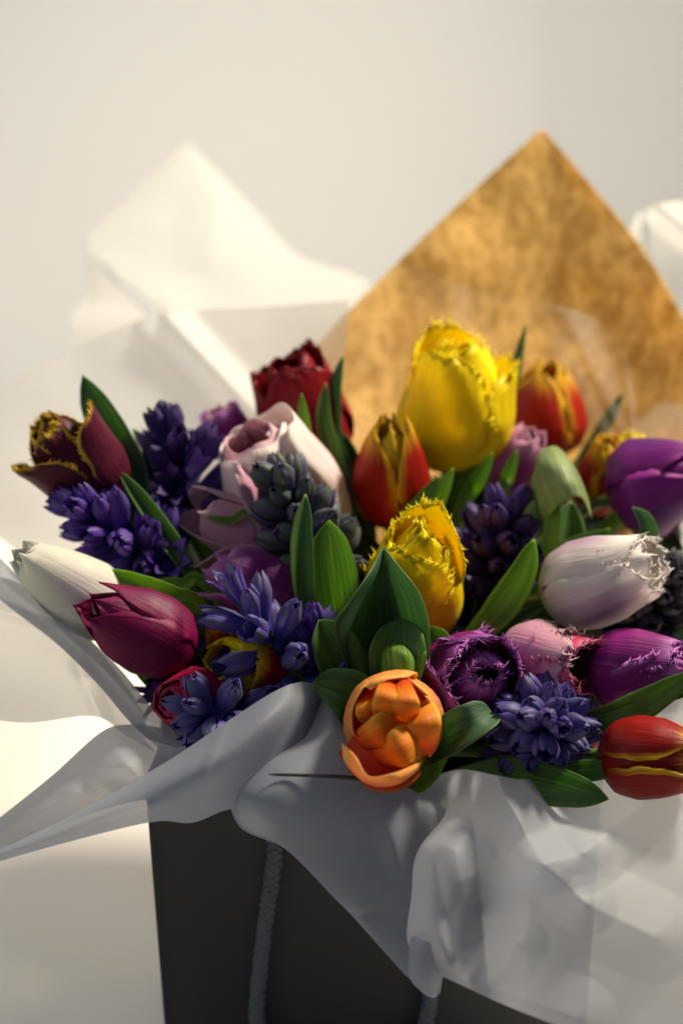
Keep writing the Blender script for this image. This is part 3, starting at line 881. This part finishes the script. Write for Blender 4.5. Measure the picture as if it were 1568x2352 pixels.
def hyacinth(key, label, base, tip, R, kind, count, mixw=(.5, .35, .15), size=1.0, seed=0, spread=(15, 85), fan=1.0, stem=True):
    r = np.random.default_rng(seed + 500)
    b, t = P(*base), P(*tip)
    H = np.linalg.norm(t - b)
    ax = (t - b) / H
    Rm = R * S(base[2])
    root = thing('hyacinth', label, 'hyacinth', V([GATHER[0], GATHER[1], .008]))
    OWN[key] = root
    F = frame(ax, r.uniform(0, 6))
    pro = hy_protos(kind)
    loc = V(root.location)
    a = 0
    size = size * 1.5
    Rm = Rm * 1.18
    L0 = .0170 * size
    for k in range(count):
        s = (k + .5) / count
        a += 2.39996
        tilt = math.radians(np.interp(s, [0, .25, .8, 1], [spread[1] * 1.05, spread[1], spread[1] * .55, spread[0]]) + r.uniform(-9, 9))
        rad_dir = F @ V([math.cos(a), math.sin(a), 0])
        d = nrm(ax * math.cos(tilt) + rad_dir * math.sin(tilt) + r.standard_normal(3) * .05)
        core = b + ax * H * (.02 + .98 * s * (1 - .02)) - ax * L0 * .45
        sc = size * r.uniform(.85, 1.12) * np.interp(s, [0, .6, 1], [1.08, 1, .82])
        pos = core + d * max(0.0, Rm * np.interp(s, [0, .2, .75, 1], [.8, 1, .8, .35]) - L0 * .95 * sc / size * 0.95)
        w = V(mixw); top = max(0, (s - .55) / .45)
        w = w * V([1 + 2 * top, 1, 1 - top]); w = w / w.sum()
        kind_i = r.choice(3, p=w)
        tube_me, teps = pro[kind_i]
        x = nrm(np.cross(d, V([.3, .2, .93]))); y = np.cross(d, x)
        sp = r.uniform(0, 6.28)
        x2 = x * math.cos(sp) + y * math.sin(sp); y2 = np.cross(d, x2)
        M = Matrix(((x2[0] * sc, y2[0] * sc, d[0] * sc, pos[0] - loc[0]),
                    (x2[1] * sc, y2[1] * sc, d[1] * sc, pos[1] - loc[1]),
                    (x2[2] * sc, y2[2] * sc, d[2] * sc, pos[2] - loc[2]), (0, 0, 0, 1)))
        fl = link('floret', tube_me, root, M)
        for q in range(6):
            lay = q // 3
            j = r.uniform(-.12, .12)
            link('tepal', teps[lay], fl, Matrix.Rotation(2 * math.pi * (q % 3) / 3 + lay * math.pi / 3 + j, 4, 'Z') @ Matrix.Rotation(r.uniform(-.05, .07), 4, 'Y'))
    # spike axis and stem in one piece
    foot = V([GATHER[0] + r.uniform(-.03, .03), np.clip(GATHER[1], BF + .02, BB - .02), .012])
    g = GATHER + V([r.uniform(-.03, .03), r.uniform(-.015, .015), 0])
    pts = [t - ax * L0 * .6, b + ax * H * .4, b - ax * .02, b * .45 + (g + V([0, 0, .02])) * .55 - ax * .015, g, foot]
    v, f, uv = tube(cr(pts, 30), np.interp(np.linspace(0, 1, 30), [0, .3, 1], [.0016, .0036, .0042]), 9)
    part('stem', v, f, M_stem, root, uv)
    return root

hyacinth('h1', 'dark violet hyacinth standing behind the tall pointed leaf and blush tulip', (425, 1150, .075), (385, 960, .06), 92, 'deep', 20, size=1.35, seed=1, spread=(8, 62))
hyacinth('h2', 'violet hyacinth leaning left between the maroon and white tulips', (365, 1300, .05), (145, 1140, .025), 96, 'violet', 34, (.5, .4, .1), size=1.15, seed=2, spread=(12, 68))
hyacinth('h3', 'green budded hyacinth with tight grey green buds against the blush tulip', (745, 1300, .04), (625, 1070, .015), 105, 'green', 30, (.9, .1, 0), size=1.08, seed=3, spread=(12, 70))
hyacinth('h4', 'loose blue violet hyacinth in front of the yellow and red tulip', (680, 1560, -.005), (540, 1365, -.03), 122, 'blue', 17, (.2, .55, .25), size=1.22, seed=4, spread=(10, 80))
hyacinth('h4b', 'dark violet hyacinth tucked between the magenta tulip and blue hyacinth', (450, 1545, .012), (400, 1440, .005), 62, 'deep', 14, (.3, .5, .2), size=1.1, seed=5)
hyacinth('h5', 'dusky dark hyacinth between the yellow tulip and the rolled leaf', (1120, 1420, .075), (1160, 1145, .045), 122, 'deep', 44, (.6, .35, .05), size=1.15, seed=6)
hyacinth('h6', 'charcoal green hyacinth with tight buds behind the white lilac tulip', (1450, 1440, .06), (1560, 1300, .03), 105, 'dark', 46, (1, 0, 0), size=.95, seed=7)
hyacinth('h7', 'front dark blue hyacinth with greenish bud tips beside the dark green leaf', (1235, 1690, -.015), (1262, 1650, -.075), 128, 'navy', 30, (.9, .1, 0), size=1.12, seed=8, spread=(10, 74))
hyacinth('h8', 'small blue hyacinth with green striped buds spilling over the wrap lip', (540, 1655, -.01), (440, 1625, -.045), 92, 'blue', 20, (.85, .15, 0), size=1.15, seed=9, spread=(10, 78))
hyacinth('h9', 'few slender violet hyacinth buds beside the broad green leaf', (730, 1500, .0), (712, 1420, -.015), 38, 'violet', 7, (.7, .3, 0), size=1.0, seed=10, spread=(5, 40))

# ------------------------------------------------------------------ wrapping
wrap = thing('plastic_wrap', 'frosted translucent plastic sheet ruffled over the front of the black bag', 'wrap', V([GATHER[0], GATHER[1], .15]))
# left flap behind the rolled cone
sheet('left_flap', [
    [(-60, 1925, -.01), (110, 1790, -.01), (232, 1682, -.005), (300, 1664, .0), (370, 1672, .01), (450, 1700, .025)],
    [(-60, 1950, -.03), (120, 1840, -.045), (250, 1760, -.05), (340, 1740, -.045), (430, 1740, -.03), (520, 1750, .0)],
    [(-60, 1985, -.03), (130, 1900, -.04), (270, 1850, -.045), (380, 1830, -.04), (480, 1810, -.02), (600, 1810, .0)]],
    M_film, wrap, ridges=[(150, 1755, 300, 1850, 45, -.012), (232, 1682, 330, 1800, 60, .008), (300, 1664, 420, 1790, 45, -.008)], seed=1, crease=5)
# rolled cone of the left front
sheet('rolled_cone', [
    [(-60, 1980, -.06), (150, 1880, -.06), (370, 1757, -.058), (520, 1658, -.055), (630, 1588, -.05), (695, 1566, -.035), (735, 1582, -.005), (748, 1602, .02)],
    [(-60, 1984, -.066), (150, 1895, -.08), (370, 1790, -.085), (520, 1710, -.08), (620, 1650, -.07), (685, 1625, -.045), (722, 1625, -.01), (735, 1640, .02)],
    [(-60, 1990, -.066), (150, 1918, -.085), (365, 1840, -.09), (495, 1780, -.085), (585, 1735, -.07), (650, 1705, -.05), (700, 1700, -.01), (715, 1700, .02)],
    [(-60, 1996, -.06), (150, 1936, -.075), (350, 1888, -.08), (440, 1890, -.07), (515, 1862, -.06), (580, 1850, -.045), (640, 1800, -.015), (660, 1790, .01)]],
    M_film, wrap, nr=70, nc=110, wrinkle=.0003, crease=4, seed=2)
# bulging lobe in the middle and its tail
sheet('middle_lobe', [
    [(742, 1592, .0), (752, 1600, -.02), (765, 1625, -.03), (785, 1665, -.03), (815, 1720, -.025), (890, 1770, -.02), (1010, 1790, -.015)],
    [(700, 1690, .0), (716, 1690, -.035), (745, 1705, -.055), (790, 1730, -.058), (845, 1770, -.052), (920, 1795, -.04), (1030, 1805, -.03)],
    [(595, 1760, .0), (602, 1752, -.045), (650, 1770, -.078), (730, 1790, -.08), (830, 1810, -.072), (930, 1835, -.06), (1010, 1845, -.045)],
    [(548, 1835, .005), (533, 1830, -.045), (580, 1840, -.085), (690, 1860, -.088), (830, 1880, -.080), (950, 1900, -.065), (1045, 1880, -.045)],
    [(560, 1900, .005), (553, 1900, -.040), (605, 1912, -.078), (710, 1960, -.082), (840, 1990, -.078), (960, 1990, -.065), (1045, 1980, -.045)],
    [(620, 1925, .005), (616, 1931, -.035), (655, 1945, -.070), (760, 2050, -.075), (860, 2110, -.075), (960, 2120, -.065), (1040, 2100, -.045)],
    [(640, 1930, -.0), (655, 1942, -.03), (720, 2005, -.062), (810, 2105, -.068), (890, 2195, -.07), (945, 2252, -.068), (1010, 2285, -.055)]],
    M_film, wrap, nr=110, nc=100, crease=7, ridges=[(880, 1860, 935, 2040, 40, .003), (1000, 1800, 1040, 1870, 30, -.006)], wrinkle=.0005, seed=3)
# right drape, crumpled
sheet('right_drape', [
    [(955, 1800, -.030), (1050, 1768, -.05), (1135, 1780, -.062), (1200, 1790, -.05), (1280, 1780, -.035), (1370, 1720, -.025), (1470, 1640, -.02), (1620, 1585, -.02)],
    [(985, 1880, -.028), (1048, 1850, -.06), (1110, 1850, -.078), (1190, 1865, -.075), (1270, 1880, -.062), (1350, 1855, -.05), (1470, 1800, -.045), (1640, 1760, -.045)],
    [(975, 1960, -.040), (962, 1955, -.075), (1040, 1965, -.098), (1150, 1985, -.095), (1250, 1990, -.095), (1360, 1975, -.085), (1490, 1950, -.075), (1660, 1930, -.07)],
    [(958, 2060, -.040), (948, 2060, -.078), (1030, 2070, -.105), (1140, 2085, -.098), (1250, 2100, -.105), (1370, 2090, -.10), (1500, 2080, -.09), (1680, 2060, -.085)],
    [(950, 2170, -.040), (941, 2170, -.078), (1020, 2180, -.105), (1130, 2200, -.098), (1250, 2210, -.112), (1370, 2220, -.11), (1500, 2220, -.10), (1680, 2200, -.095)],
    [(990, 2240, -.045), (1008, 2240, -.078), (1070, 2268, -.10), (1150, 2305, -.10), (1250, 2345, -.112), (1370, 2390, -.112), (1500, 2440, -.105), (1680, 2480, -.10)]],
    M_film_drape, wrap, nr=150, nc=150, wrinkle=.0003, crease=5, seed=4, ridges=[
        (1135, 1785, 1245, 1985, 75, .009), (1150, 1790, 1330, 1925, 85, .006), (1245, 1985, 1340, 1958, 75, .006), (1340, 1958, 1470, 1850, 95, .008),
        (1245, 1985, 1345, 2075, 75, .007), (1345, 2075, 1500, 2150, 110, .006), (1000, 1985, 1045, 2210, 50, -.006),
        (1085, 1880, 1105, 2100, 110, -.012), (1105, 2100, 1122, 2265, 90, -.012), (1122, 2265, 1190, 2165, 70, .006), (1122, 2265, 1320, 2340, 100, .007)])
# small curl where the drape hangs lowest
sheet('hanging_curl', [
    [(941, 2160, -.078), (950, 2150, -.095), (985, 2165, -.10), (1010, 2180, -.085)],
    [(938, 2232, -.074), (950, 2236, -.100), (990, 2245, -.10), (1010, 2240, -.078)],
    [(950, 2262, -.070), (972, 2280, -.094), (995, 2288, -.094), (1004, 2275, -.078)],
    [(975, 2280, -.066), (985, 2288, -.075), (998, 2291, -.075), (1004, 2288, -.066)]], M_film, wrap, nr=24, nc=24, wrinkle=.0002, seed=5)
# collar round the left of the flowers
sheet('left_collar', [
    [(-90, 1190, .02), (40, 1320, .015), (175, 1440, .01), (270, 1530, .0), (345, 1620, -.01), (425, 1705, -.015)],
    [(-90, 1240, .0), (25, 1352, -.005), (150, 1458, -.01), (250, 1552, -.018), (325, 1645, -.02), (405, 1720, -.02)],
    [(-90, 1290, .0), (10, 1385, .0), (130, 1478, -.002), (225, 1572, -.008), (300, 1660, -.012), (380, 1732, -.015)]],
    M_film, wrap, nr=24, nc=60, wrinkle=.0004, seed=6)
# thin loose layer further left
sheet('loose_layer', [
    [(-90, 1330, .03), (50, 1395, .03), (185, 1455, .03), (280, 1560, .03), (340, 1650, .03)],
    [(-90, 1480, .02), (40, 1500, .02), (182, 1530, .015), (260, 1610, .02), (330, 1690, .02)],
    [(-90, 1640, .0), (60, 1660, .0), (215, 1645, .0), (290, 1690, .01), (360, 1730, .02)]],
    M_film_clear, wrap, nr=30, nc=50, ridges=[(185, 1455, 183, 1530, 30, .008), (183, 1530, 240, 1670, 26, .008), (-60, 1390, 190, 1450, 20, .006), (200, 1500, 320, 1640, 20, -.006)], seed=7)

back = thing('film_sheet', 'thin frosted film sheet standing behind the left flowers and over the kraft paper', 'wrap', V([GATHER[0], BB - .02, .10]))
gp = (800, 1800, .10)
sheet('film', [
    [(-120, 950, .13), (0, 892, .14), (180, 795, .16), (370, 722, .17), (600, 705, .175), (800, 690, .18)],
    [(-90, 1150, .10), (60, 1100, .11), (220, 1050, .13), (400, 1000, .15), (600, 985, .16), (780, 980, .165)],
    [(250, 1420, .10), (340, 1400, .11), (450, 1380, .12), (560, 1370, .125), (680, 1360, .13), (790, 1360, .13)],
    [(690, 1780, .09), (710, 1780, .09), (730, 1780, .09), (750, 1780, .09), (770, 1780, .09), (790, 1780, .09)]],
    M_film_clear, back, nr=50, nc=80, ridges=[(370, 722, 620, 990, 60, .014)], seed=8)
sheet('clear_fold', [
    [(800, 690, 0.176), (870, 640, 0.181), (940, 610, 0.181), (1030, 645, 0.181), (1180, 680, 0.181), (1340, 720, 0.176), (1430, 800, 0.166), (1462, 950, 0.146)],
    [(780, 980, 0.161), (860, 950, 0.166), (940, 940, 0.166), (1030, 960, 0.166), (1160, 980, 0.166), (1310, 1000, 0.161), (1410, 1060, 0.151), (1450, 1130, 0.136)],
    [(790, 1360, 0.126), (850, 1350, 0.126), (920, 1350, 0.126), (1000, 1350, 0.126), (1080, 1350, 0.126), (1180, 1370, 0.126), (1260, 1390, 0.121), (1330, 1420, 0.116)],
    [(790, 1780, 0.086), (800, 1780, 0.086), (815, 1780, 0.086), (830, 1780, 0.086), (850, 1780, 0.086), (870, 1780, 0.086), (890, 1780, 0.086), (910, 1780, 0.086)]],
    M_film_glass, back, nr=50, nc=70, ridges=[(1040, 660, 1000, 950, 50, .010), (1300, 740, 1420, 1000, 60, .012), (1200, 850, 1330, 720, 40, -.008)], seed=8)

wb = thing('white_film_sheet', 'bright white film sheet with a pointed corner behind the left flowers', 'wrap', V([GATHER[0] - .03, BB - .01, .10]))
sheet('film', [
    [(425, 330, .50), (428, 330, .50), (434, 332, .50), (440, 336, .50)],
    [(300, 455, .46), (380, 450, .45), (480, 445, .455), (572, 470, .47)],
    [(205, 552, .42), (330, 560, .40), (490, 580, .40), (690, 590, .43)],
    [(262, 620, .37), (360, 650, .35), (500, 680, .35), (850, 655, .38)],
    [(360, 725, .31), (430, 760, .29), (560, 800, .29), (840, 800, .31)],
    [(560, 1150, .17), (600, 1150, .17), (680, 1150, .17), (790, 1150, .18)],
    [(770, 1780, .10), (780, 1780, .10), (795, 1780, .10), (810, 1780, .10)]],
    M_film_white, wb, nr=70, nc=50, ridges=[(330, 610, 480, 640, 90, -.012), (480, 590, 500, 450, 90, .010)], seed=9)
sheet('side_fold', [
    [(205, 552, .42), (225, 590, .40), (262, 622, .37)],
    [(195, 680, .37), (235, 690, .35), (310, 700, .33)],
    [(190, 800, .28), (260, 800, .27), (380, 790, .26)],
    [(560, 1200, .17), (600, 1200, .17), (640, 1200, .17)]], M_film_clear, wb, nr=30, nc=20, seed=10)

wr = thing('white_film_sheet', 'white film sheet with a sunlit rounded top beside the kraft paper right edge', 'wrap', V([GATHER[0] + .03, BB - .01, .10]))
sheet('film', [
    [(1445, 535, .27), (1462, 492, .26), (1505, 470, .25), (1570, 462, .25), (1680, 475, .26)],
    [(1445, 560, .28), (1490, 530, .255), (1540, 520, .235), (1600, 530, .235), (1700, 560, .25)],
    [(1440, 700, .27), (1500, 690, .25), (1560, 690, .24), (1640, 700, .24), (1740, 720, .25)],
    [(1400, 1000, .22), (1460, 990, .2), (1530, 980, .19), (1610, 990, .19), (1700, 1020, .2)],
    [(820, 1780, .10), (840, 1780, .10), (860, 1780, .10), (880, 1780, .10), (900, 1780, .10)]],
    M_film_white, wr, nr=50, nc=40, ridges=[(1470, 480, 1478, 700, 20, .012), (1505, 470, 1640, 590, 45, .02)], seed=11)

kr = thing('kraft_paper', 'golden brown mottled kraft paper sheet with pointed top behind the flowers', 'paper', V([GATHER[0] + .01, BB - .012, .10]))
sheet('paper', [
    [(1238, 300, .24), (1241, 298, .24), (1244, 297, .24), (1247, 299, .24), (1252, 303, .24)],
    [(1085, 438, .232), (1150, 430, .238), (1230, 425, .24), (1300, 420, .238), (1352, 420, .232)],
    [(905, 610, .22), (1050, 605, .232), (1210, 600, .238), (1370, 590, .232), (1478, 575, .22)],
    [(718, 805, .20), (930, 810, .222), (1180, 815, .232), (1420, 790, .222), (1590, 770, .20)],
    [(600, 1000, .175), (850, 1030, .20), (1150, 1050, .215), (1450, 1030, .20), (1680, 980, .175)],
    [(640, 1350, .13), (800, 1360, .16), (1000, 1370, .17), (1200, 1370, .16), (1380, 1350, .13)],
    [(760, 1780, .10), (790, 1780, .105), (820, 1780, .105), (850, 1780, .105), (880, 1780, .10)]],
    M_kraft, kr, nr=90, nc=80, wrinkle=.0016, seed=12, thick=.0003, crease=5)

rimp = cr([P(616, 1779, -.0835), P(700, 1781, -.0850), P(770, 1784, -.0845), P(850, 1790, -.076)], 24)  # made-up thin tube in place of a dark line of unknown origin
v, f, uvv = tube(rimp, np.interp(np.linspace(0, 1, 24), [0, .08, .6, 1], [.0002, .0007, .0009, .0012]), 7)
tw = thing('strand', 'thin dark twig standing in for an unidentified line on the frosted film below the orange tulip', 'strand', rimp[0])
part('strand_tube', v, f, M_bag, tw)
